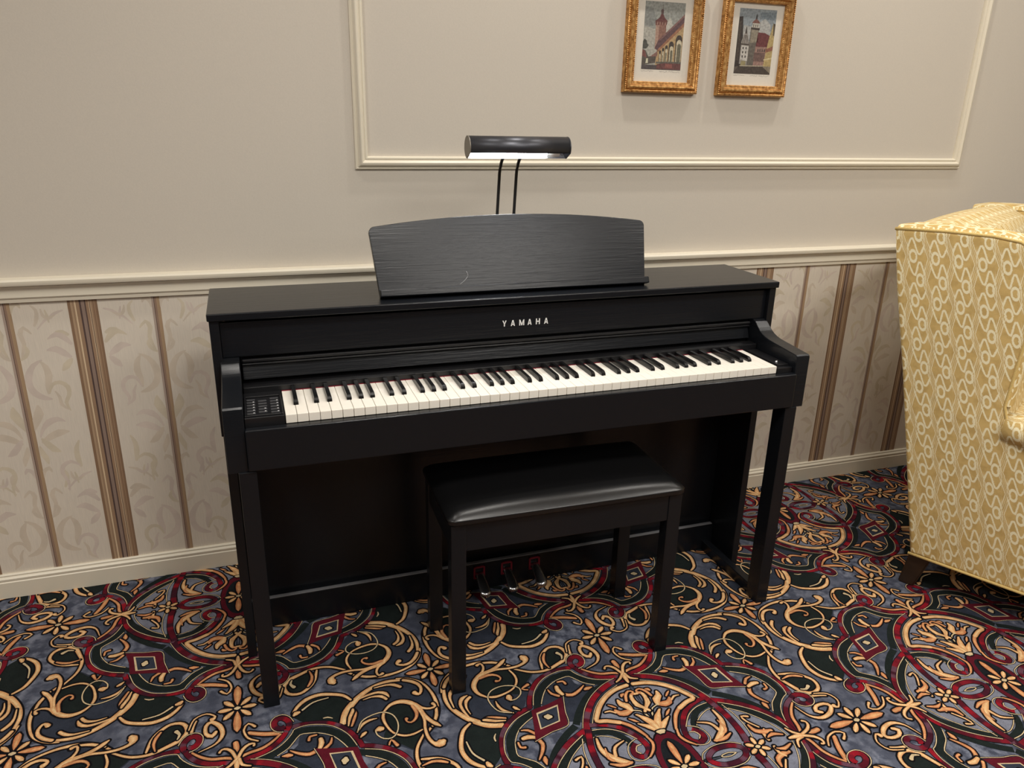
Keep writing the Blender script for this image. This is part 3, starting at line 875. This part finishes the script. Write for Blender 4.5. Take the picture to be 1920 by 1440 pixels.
# ------------------------------------------------------------------ bench
bn = empty('piano_bench', (0.005, 0.028, 0), -0.006)
tag(bn, 'black piano bench with padded vinyl seat standing in front of the pedals', 'bench')
hx, hy = .2885, .140
for sx in (-1, 1):
    for sy in (-1, 1):
        a, b = sorted((sx * hx, sx * (hx - .035))); c, d = sorted((sy * hy, sy * (hy - .035)))
        box('leg', a, b, c, d, 0, .461, BK, bn, .002)
for sy in (-1, 1):
    c, d = sorted((sy * (hy - .003), sy * (hy - .021)))
    box('apron', -hx + .034, hx - .034, c, d, .390, .461, BK, bn, .0015)
for sx in (-1, 1):
    a, b = sorted((sx * (hx - .003), sx * (hx - .021)))
    box('apron', a, b, -hy + .034, hy - .034, .390, .461, BK, bn, .0015)
def cushion():
    bm = bmesh.new()
    nx, ny = 40, 22
    ex, ey = hx + .006, hy + .006
    lo, hi, r = .4615, .486, .012
    top = {}
    for i in range(nx + 1):
        for j in range(ny + 1):
            u, v = 2 * i / nx - 1, 2 * j / ny - 1
            d = min((1 - abs(u)) * ex, (1 - abs(v)) * ey)
            edge = 1 - max(0, 1 - d / .028) ** 2.4
            x, y = u * ex, v * ey
            cr = .02   # round the plan corners
            ox, oy = abs(x) - (ex - cr), abs(y) - (ey - cr)
            if ox > 0 and oy > 0:
                l = max(ox, oy) / math.hypot(ox, oy)
                x = math.copysign(ex - cr + ox * l, x); y = math.copysign(ey - cr + oy * l, y)
            crown = .012 * (1 - u ** 4) * (1 - v ** 4)
            top[i, j] = bm.verts.new((x, y, hi - .010 * (1 - edge) + crown * edge))
    for i in range(nx):
        for j in range(ny):
            bm.faces.new((top[i, j], top[i + 1, j], top[i + 1, j + 1], top[i, j + 1]))
    rim = [(i, 0) for i in range(nx)] + [(nx, j) for j in range(ny)] + [(i, ny) for i in range(nx, 0, -1)] + [(0, j) for j in range(ny, 0, -1)]
    prev = [top[k] for k in rim]
    for sc, z in ((1.004, .4745), (1.0065, .4720), (1.003, .4695), (1.006, .4665), (1.003, .4635), (.985, lo)):
        cur = [bm.verts.new((top[k].co.x * sc, top[k].co.y * (1 + (sc - 1) * ex / ey), z)) for k in rim]
        for q in range(len(rim)):
            bm.faces.new((prev[q], prev[(q + 1) % len(rim)], cur[(q + 1) % len(rim)], cur[q]))
        prev = cur
    bm.faces.new(prev)
    return from_bm('seat_cushion', bm, M['leather'], bn, True)
cushion()

# ------------------------------------------------------------------ lamp on the piano
lm = empty('piano_lamp', (-0.005, 0.395, 0.9025))
tag(lm, 'dark metal piano lamp with a lit tube on two thin curved stems', 'lamp')
LX0, LX1, LY, LZ, LR = -0.142 + .005, 0.1105 + .005, -0.115, 0.341, 0.0262     # shade axis in the lamp frame
def shade():
    bm = bmesh.new()
    n = 36
    a0, a1 = R(-112), R(206)      # angle from +y (back) ... opening faces down and forward
    # angles measured in the yz plane: 0 = back, 90 = up, 180 = front
    outer, inner = [], []
    for k in range(n + 1):
        a = R(-82) + (R(208) - R(-82)) * k / n
        c, s = math.cos(a), math.sin(a)
        outer.append((LY + c * LR, LZ + s * LR)); inner.append((LY + c * (LR - .0012), LZ + s * (LR - .0012)))
    prof = outer + inner[::-1]
    bm_prism(bm, prof, LX0, LX1, 'x')
    o = from_bm('lamp_shade', bm, M['lampblack'], lm, False)
    me = o.data
    me.materials.append(M['lampin'])
    for p in me.polygons:
        cy, cz = p.center.y - LY, p.center.z - LZ
        if abs(p.normal.x) < .5:
            p.use_smooth = True
            if p.normal.y * cy + p.normal.z * cz < 0: p.material_index = 1
    return o
sh = shade()
def endcap(x0, x1, mat):
    pts = []
    n = 30
    for k in range(n + 1):
        a = R(-82) + (R(208) - R(-82)) * k / n
        pts.append((LY + math.cos(a) * (LR + .0004), LZ + math.sin(a) * (LR + .0004)))
    return prism('end_cap', pts, x0, x1, 'x', mat, sh, .0004)
endcap(LX0 - .002, LX0 + .0005, M['lampend'])
endcap(LX1 - .0005, LX1 + .002, M['lampblack'])
tube('switch_knob', [(LX1 + .002, LY, LZ - .003), (LX1 + .009, LY, LZ - .003)], .0026, M['lampdark'], sh)
tube('light_tube', [(LX0 + .006, LY - .003, LZ - .012), (LX1 - .055, LY - .003, LZ - .012)], .0078, M['bulb'], lm, 14)
tube('tube_socket', [(LX1 - .055, LY - .003, LZ - .012), (LX1 - .022, LY - .003, LZ - .012)], .0085, M['lampin'], lm, 14)
tube('socket_spring', [(LX1 - .024, LY - .004, LZ - .012), (LX1 - .014, LY - .008, LZ - .017), (LX1 - .004, LY - .004, LZ - .010)], .0016, M['chrome'], lm, 8)
for dx in (-0.029, 0.017):
    tilt = 0.010
    pts = []
    for t in range(9): pts.append((dx + tilt * t / 8 - .004, 0.0 - .004 * t / 8, .008 + (.262 - .008) * t / 8))
    for k in range(1, 9):
        a = R(70) * k / 8
        pts.append((dx + tilt - .004 + .002 * k / 8, -.004 - .060 * (1 - math.cos(a)), .262 + .062 * math.sin(a)))
    pts.append((dx + tilt, LY + .022, LZ - .006))
    tube('stem', pts, .0040, M['lampdark'], lm, 10)
prism('lamp_base', [(-.075, -.018), (.06, -.018), (.066, -.010), (.066, .014), (.06, .022), (-.075, .022), (-.081, .014), (-.081, -.010)], 0, .014, 'z', M['lampdark'], lm, .002)

# ------------------------------------------------------------------ pictures
def picture(cx, z0, art, label):
    fr = empty('picture_frame', (cx, YW, z0))
    tag(fr, label, 'picture', 'pair of framed town prints above the piano')
    hw, h = .1225, .292
    global T
    T = 0.0
    prof = [(0, .0), (0, .016), (.0015, .0185), (.004, .0195), (.0065, .0185), (.008, .0170), (.011, .0215), (.0155, .0245), (.0195, .0235), (.0215, .0195), (.0235, .0175), (.026, .0175), (.028, .0160), (.0305, .0145), (.0315, .0105), (.0315, .004)]
    soften(frame_sweep('frame_moulding', -hw, hw, 0, h, prof, M['gold'], fr), 40)
    bm = bmesh.new()
    def bead(x, y, z, along):
        r = bmesh.ops.create_icosphere(bm, subdivisions=1, radius=1.0)
        for v in r['verts']:
            sx, sz = ((.0030, .0022) if along == 'x' else (.0022, .0030))
            v.co = Vector((x + v.co.x * sx, y + v.co.y * .0026, z + v.co.z * sz))
    for ins, y, pit in ((.004, -.0195, .0056), (.0285, -.0160, .0050)):
        n = int((2 * hw - 2 * ins) / pit)
        for k in range(n + 1):
            x = -hw + ins + (2 * hw - 2 * ins) * k / n
            bead(x, y, ins, 'x'); bead(x, y, h - ins, 'x')
        n = int((h - 2 * ins) / pit)
        for k in range(1, n):
            z = ins + (h - 2 * ins) * k / n
            bead(-hw + ins, y, z, 'z'); bead(hw - ins, y, z, 'z')
    bd = from_bm('beading', bm, M['gold'], fr, True); bd['kind'] = 'stuff'
    box('mat_board', -hw + .028, hw - .028, -.0065, -.002, .026, h - .026, M['mat'], fr, 0)
    P = Print()
    art(P)
    # handwriting under the print
    rnd = random.Random(int(cx * 100))
    ink = lin((96, 92, 90))
    for xa, xb in ((.0, .30), (.46, .66), (.70, .98)):
        pts = []
        n = 16
        for k in range(n + 1):
            pts.append((xa + (xb - xa) * k / n, -.026 + rnd.uniform(-.012, .012)))
        P.stroke([(p[0] * 130, p[1] * 181) for p in pts], [.5], .05, ink, None, 0, step=1.5)
    me = P.mesh('town_print', lambda x, y, z: (-.065 + x / 1000, -.0067 - z / 1000, .0645 + y / 1000))
    me.materials.append(M['artprint'])
    mk('town_print', me, None, fr)
    T = YW
C8 = lambda *c: lin(c)
def shp(P, col, z, pts): P.poly([(u * 130, v * 181) for u, v in pts], C8(*col), z)
def arch(P, col, z, x0, x1, y0, y1, lean=0.0):
    n = 10
    pts = [(x0, y0), (x1, y0)]
    r = (x1 - x0) / 2
    for k in range(n + 1):
        a = math.pi * k / n
        pts.append((x0 + r + r * math.cos(a) , y1 - r * .9 + r * .9 * math.sin(a) + lean * math.cos(a)))
    shp(P, col, z, pts)
def art1(P):
    shp(P, (146, 148, 142), .01, [(0, 0), (1, 0), (1, 1), (0, 1)])
    shp(P, (170, 168, 158), .02, [(0, 0), (.95, 0), (.9, .5), (.62, .78), (.56, .6), (.4, .62), (.25, .6), (0, .64)])
    shp(P, (184, 180, 170), .022, [(.52, .55), (.75, .6), (.66, .76), (.56, .74)])
    shp(P, (132, 134, 130), .02, [(0, .66), (.2, .63), (.3, .72), (.2, .9), (0, .92)])
    # tower
    shp(P, (138, 104, 92), .03, [(.30, .30), (.56, .36), (.55, .70), (.57, .72), (.28, .70), (.29, .66)])
    shp(P, (170, 140, 124), .033, [(.30, .30), (.36, .32), (.38, .66), (.29, .66)])
    shp(P, (112, 74, 68), .034, [(.28, .655), (.56, .665), (.57, .725), (.27, .715)])
    for k in range(4): shp(P, (150, 120, 108), .036, [(.31 + .065 * k, .665), (.34 + .065 * k, .667), (.34 + .065 * k, .705), (.31 + .065 * k, .703)])
    shp(P, (102, 66, 64), .036, [(.26, .715), (.58, .725), (.50, .77), (.46, .82), (.40, .82), (.37, .77)])
    shp(P, (92, 74, 72), .038, [(.40, .82), (.46, .82), (.465, .875), (.44, .90), (.445, .965), (.435, .965), (.43, .90), (.395, .875)])
    # long roof and arcade wall
    shp(P, (176, 150, 112), .04, [(.34, .06), (1, .03), (1, .70), (.36, .30)])
    shp(P, (100, 78, 80), .045, [(.30, .32), (.38, .44), (1, .84), (1, .72), (.36, .29)])
    shp(P, (128, 98, 94), .047, [(.42, .46), (.98, .83), (1, .84), (1, .80), (.40, .42)])
    shp(P, (150, 108, 86), .047, [(.36, .29), (1, .72), (1, .66), (.40, .27)])
    for x0, x1, y1, c in ((.42, .47, .29, 0), (.49, .545, .33, 0), (.565, .63, .37, 0), (.655, .78, .43, 1), (.82, .985, .53, 1)):
        arch(P, (74, 66, 62), .05, x0, x1, .10, y1)
        arch(P, (196, 186, 160), .052, x0 + .025 if c else x0 + .012, x1 - .005, .10, y1 - (.07 if c else .05))
        arch(P, (112, 108, 92), .054, x0 + .05 if c else x0 + .02, x1 - .02, .10, y1 - (.13 if c else .11))
    shp(P, (100, 96, 88), .056, [(.36, .09), (1, .09), (1, .13), (.36, .12)])
    # left houses, tree, ground
    shp(P, (92, 86, 80), .05, [(0, .06), (.34, .10), (.36, .26), (.28, .21), (.16, .19), (.08, .28), (0, .30)])
    shp(P, (122, 82, 78), .053, [(0, .20), (.12, .17), (.07, .27), (.02, .29), (0, .29)])
    shp(P, (130, 100, 92), .053, [(.2, .19), (.38, .20), (.38, .28), (.30, .24)])
    shp(P, (206, 202, 178), .056, [(.10, .09), (.16, .095), (.155, .165), (.105, .16)])
    shp(P, (84, 84, 78), .056, [(.0, .30), (.10, .31), (.15, .36), (.11, .38), (.09, .43), (.03, .45), (0, .41)])
    shp(P, (88, 82, 82), .06, [(0, 0), (1, 0), (1, .035), (.4, .07), (0, .07)])
    shp(P, (108, 74, 72), .062, [(.38, .01), (1, .01), (1, .10), (.60, .105), (.38, .08)])
    shp(P, (140, 90, 84), .064, [(.6, .03), (.78, .03), (.78, .09), (.6, .09)])
def art2(P):
    shp(P, (138, 146, 150), .01, [(0, 0), (1, 0), (1, 1), (0, 1)])
    shp(P, (168, 168, 164), .02, [(.1, .55), (.9, .5), (.86, .78), (.70, .86), (.55, .80), (.45, .72), (.15, .75)])
    shp(P, (120, 130, 136), .018, [(.6, .86), (.95, .84), (1, .97), (.55, .95)])
    shp(P, (62, 56, 52), .03, [(0, 0), (.20, 0), (.16, .5), (.10, .88), (.0, .87)])
    shp(P, (78, 70, 64), .031, [(.02, .2), (.09, .2), (.07, .80), (.02, .8)])
    # timbered gable
    shp(P, (150, 144, 136), .034, [(.12, .15), (.34, .14), (.35, .46), (.23, .70), (.12, .5)])
    shp(P, (190, 186, 178), .036, [(.14, .22), (.33, .20), (.34, .43), (.14, .44)])
    for k in range(3):
        for q in range(2): shp(P, (90, 84, 80), .038, [(.17 + .08 * q, .25 + .065 * k), (.205 + .08 * q, .25 + .065 * k), (.205 + .08 * q, .285 + .065 * k), (.17 + .08 * q, .285 + .065 * k)])
    shp(P, (84, 76, 70), .038, [(.11, .445), (.37, .44), (.36, .465), (.12, .47)])
    for k in range(4): shp(P, (92, 84, 78), .038, [(.15 + .05 * k, .47), (.165 + .05 * k, .47), (.205 + .02 * k, .60), (.19 + .02 * k, .60)])
    shp(P, (72, 64, 60), .039, [(.20, .62), (.25, .62), (.235, .72), (.215, .72)])
    # gate tower
    shp(P, (104, 98, 90), .042, [(.33, .08), (.58, .08), (.56, .70), (.34, .72)])
    shp(P, (140, 132, 116), .044, [(.36, .48), (.55, .50), (.55, .69), (.36, .69)])
    shp(P, (70, 62, 58), .046, [(.34, .69), (.58, .68), (.58, .715), (.34, .72)])
    shp(P, (184, 178, 166), .046, [(.36, .72), (.56, .715), (.55, .79), (.38, .79)])
    for k in range(3): shp(P, (84, 78, 74), .048, [(.395 + .055 * k, .725), (.415 + .055 * k, .725), (.415 + .055 * k, .765), (.395 + .055 * k, .765)])
    shp(P, (118, 82, 74), .048, [(.35, .785), (.58, .785), (.52, .83), (.49, .84), (.47, .90), (.455, .90), (.44, .84), (.41, .83)])
    shp(P, (62, 60, 60), .05, [(.44, .85), (.49, .85), (.485, .895), (.468, .935), (.45, .895)])
    # red roof and house right
    shp(P, (106, 62, 62), .044, [(.52, .42), (.86, .42), (.90, .60), (.74, .645), (.55, .65)])
    shp(P, (150, 120, 110), .045, [(.50, .10), (.84, .10), (.84, .43), (.52, .43)])
    for k in range(4): shp(P, (86, 74, 70), .047, [(.58 + .06 * k, .35), (.615 + .06 * k, .35), (.615 + .06 * k, .395), (.58 + .06 * k, .395)])
    shp(P, (112, 90, 84), .046, [(.5, .2), (.8, .2), (.8, .34), (.5, .34)])
    shp(P, (176, 156, 108), .05, [(.78, .12), (1, .06), (1, .78), (.94, .80), (.86, .55)])
    shp(P, (140, 96, 78), .052, [(.80, .34), (1, .38), (1, .45), (.81, .40)])
    shp(P, (90, 80, 66), .052, [(.94, .80), (1, .79), (1, .6), (.96, .62)])
    shp(P, (206, 192, 150), .053, [(.78, .22), (1, .25), (1, .27), (.78, .24)])
    shp(P, (150, 140, 104), .054, [(.16, .13), (.30, .13), (.29, .20), (.17, .20)])
    shp(P, (76, 68, 62), .055, [(0, 0), (1, 0), (1, .06), (.78, .125), (.20, .125), (0, .06)])
    shp(P, (170, 160, 140), .057, [(.14, .115), (.8, .125), (.8, .14), (.14, .13)])
    shp(P, (132, 122, 106), .057, [(1, .02), (1, .13), (.76, .13)])
    shp(P, (98, 90, 82), .057, [(0, .02), (.12, .12), (0, .10)])
picture(.5425, 1.387, art1, 'gilt framed print of a round tower and arcade, left of the two pictures')
picture(.857, 1.386, art2, 'gilt framed print of a gate tower and red roofs, right of the two pictures')

# ------------------------------------------------------------------ armchair
ch = empty('wing_armchair', (1.123, -.062, 0), math.atan2(-.874, .485))
tag(ch, 'yellow patterned wing armchair with dark wooden legs beside the piano', 'armchair')
CW = .90
def lean(z): return -.23 * z
def add_uv(o):
    me = o.data
    uv = me.uv_layers.new(name='UVMap')
    for p in me.polygons:
        n = p.normal
        for li in p.loop_indices:
            c = me.vertices[me.loops[li].vertex_index].co
            if abs(n.y) >= max(abs(n.x), abs(n.z)) * .8: q = (c.x + .23 * c.z, c.z * 1.02)
            elif abs(n.x) > abs(n.z): q = (c.y + .02, c.z)
            else: q = (c.y, c.x)
            uv.data[li].uv = q
    return o
def fab(name, bm, smooth=True):
    o = from_bm(name, bm, M['fabric'], ch, smooth)
    return add_uv(o)
SIDE = [(0, .118), (.30, .116), (.68, .118), (.70, .14), (.70, .50), (.60, .52), (.30, .52), (.20, .535), (.158, .57), (.142, .62), (.146, .72), (.152, .84), (.150, .94), (.140, 1.0), (.122, 1.03), (.09, 1.045), (.03, 1.052), (-.08, 1.052), (-.208, 1.046), (-.175, .88), (-.119, .655), (-.06, .39)]
for y0, y1 in ((0, .085), (CW - .085, CW)):
    bm = bmesh.new()
    bm_prism(bm, SIDE, y0, y1, 'y', .010, 4)
    fab('side_wing', bm)
# welt along the wing's outer edge and along the bottom
def piping(name, pts, r=.0042):
    return tube(name, pts, r, M['piping'], ch, 8)
top = [(t, z) for t, z in SIDE if z > .53]
for yy in (.004, CW - .004):
    piping('piping', [(t, yy, z + .001) for t, z in SIDE[7:19]])
    piping('piping', [(t * 1.0, yy - (.004 if yy < .1 else -.004), .117) for t in (-.004, .1, .2, .3, .4, .5, .6, .70)])
# padded wing top
for y0 in (.004, CW - .086):
    bm = bmesh.new()
    pts = []
    n = 16
    rows = []
    path = [(-.205, 1.040), (-.16, 1.050), (-.10, 1.053), (-.03, 1.054), (.03, 1.053), (.08, 1.047), (.115, 1.033), (.138, 1.005), (.147, .96), (.150, .90), (.149, .80), (.145, .70), (.142, .62)]
    for i, (t, z) in enumerate(path):
        a = path[max(i - 1, 0)]; b = path[min(i + 1, len(path) - 1)]
        dx, dz = b[0] - a[0], b[1] - a[1]; l = math.hypot(dx, dz)
        nx, nz = -dz / l, dx / l
        row = []
        for k in range(9):
            f = k / 8
            h = .020 * math.sin(math.pi * f) ** .6 - .004
            row.append(bm.verts.new((t + nx * h, y0 + .082 * f, z + nz * h)))
        rows.append(row)
    for a, b in zip(rows, rows[1:]):
        for k in range(8): bm.faces.new((a[k], a[k + 1], b[k + 1], b[k]))
    fab('wing_roll', bm)
# back: leaning padded slab with an arched crest
def back():
    bm = bmesh.new()
    nw, rings = 22, []
    for i in range(nw + 1):
        f = i / nw
        y = .06 + (CW - .12) * f
        crest = 1.044 + .010 * math.sin(math.pi * f) ** .6
        pad = .03 * math.sin(math.pi * f) ** .5
        prof = []
        for z in (.13, .35, .6, .85, crest - .03): prof.append((-.205 + (1.046 - z) * .226, z))
        prof += [(-.208 + (1.046 - crest) * .2 + .004, crest - .008), (-.19, crest), (-.15, crest + .010), (-.10, crest + .016), (-.05 + pad * .4, crest - .012), (-.035 + pad, crest - .05)]
        for z in (.85, .7, .5, .35): prof.append((-.03 + pad + (1.0 - z) * .2, z))
        prof.append((.12, .13))
        rings.append([bm.verts.new((t, y, z)) for t, z in prof])
    m = len(rings[0])
    for a, b in zip(rings, rings[1:]):
        for k in range(m): bm.faces.new((a[k], a[(k + 1) % m], b[(k + 1) % m], b[k]))
    bm.faces.new(rings[0][::-1]); bm.faces.new(rings[-1])
    return fab('backrest', bm)
back()
# rolled arms
for yc, s in ((.035, -1), (CW - .035, 1)):
    bm = bmesh.new()
    rows = []
    for i in range(15):
        t = .150 + .56 * i / 14
        gr = min(1.0, .72 + .28 * i / 3)
        row = []
        for k in range(16):
            a = 2 * math.pi * k / 16
            row.append(bm.verts.new((t, yc + s * .006 + .066 * gr * math.cos(a), .555 + .052 * gr * math.sin(a) + (.006 if i < 12 else -.002 * (i - 11)))))
        rows.append(row)
    for a, b in zip(rows, rows[1:]):
        for k in range(16): bm.faces.new((a[k], a[(k + 1) % 16], b[(k + 1) % 16], b[k]))
    bm.faces.new(rows[0][::-1]); bm.faces.new(rows[-1])
    fab('arm', bm)
bm = bmesh.new(); bm_box(bm, .06, .70, .086, CW - .086, .118, .33, .01, 3); fab('seat_base', bm)
bm = bmesh.new(); bm_box(bm, .08, .72, .10, CW - .10, .33, .46, .035, 5); fab('seat_cushion', bm)
for t, yy, tl in ((.030, .045, -.028), (.030, CW - .045, -.028), (.65, .05, .01), (.65, CW - .05, .01)):
    bm = bmesh.new()
    A = [bm.verts.new((t + a * .031, yy + b * .031, .125)) for a, b in ((-1, -1), (1, -1), (1, 1), (-1, 1))]
    B = [bm.verts.new((t + tl + a * .022, yy + b * .022, 0)) for a, b in ((-1, -1), (1, -1), (1, 1), (-1, 1))]
    bm.faces.new(A[::-1]); bm.faces.new(B)
    for k in range(4): bm.faces.new((A[k], A[(k + 1) % 4], B[(k + 1) % 4], B[k]))
    bmesh.ops.recalc_face_normals(bm, faces=bm.faces)
    bmesh.ops.bevel(bm, geom=[e for e in bm.edges], offset=.004, segments=3, affect='EDGES')
    from_bm('leg', bm, M['legwood'], ch)
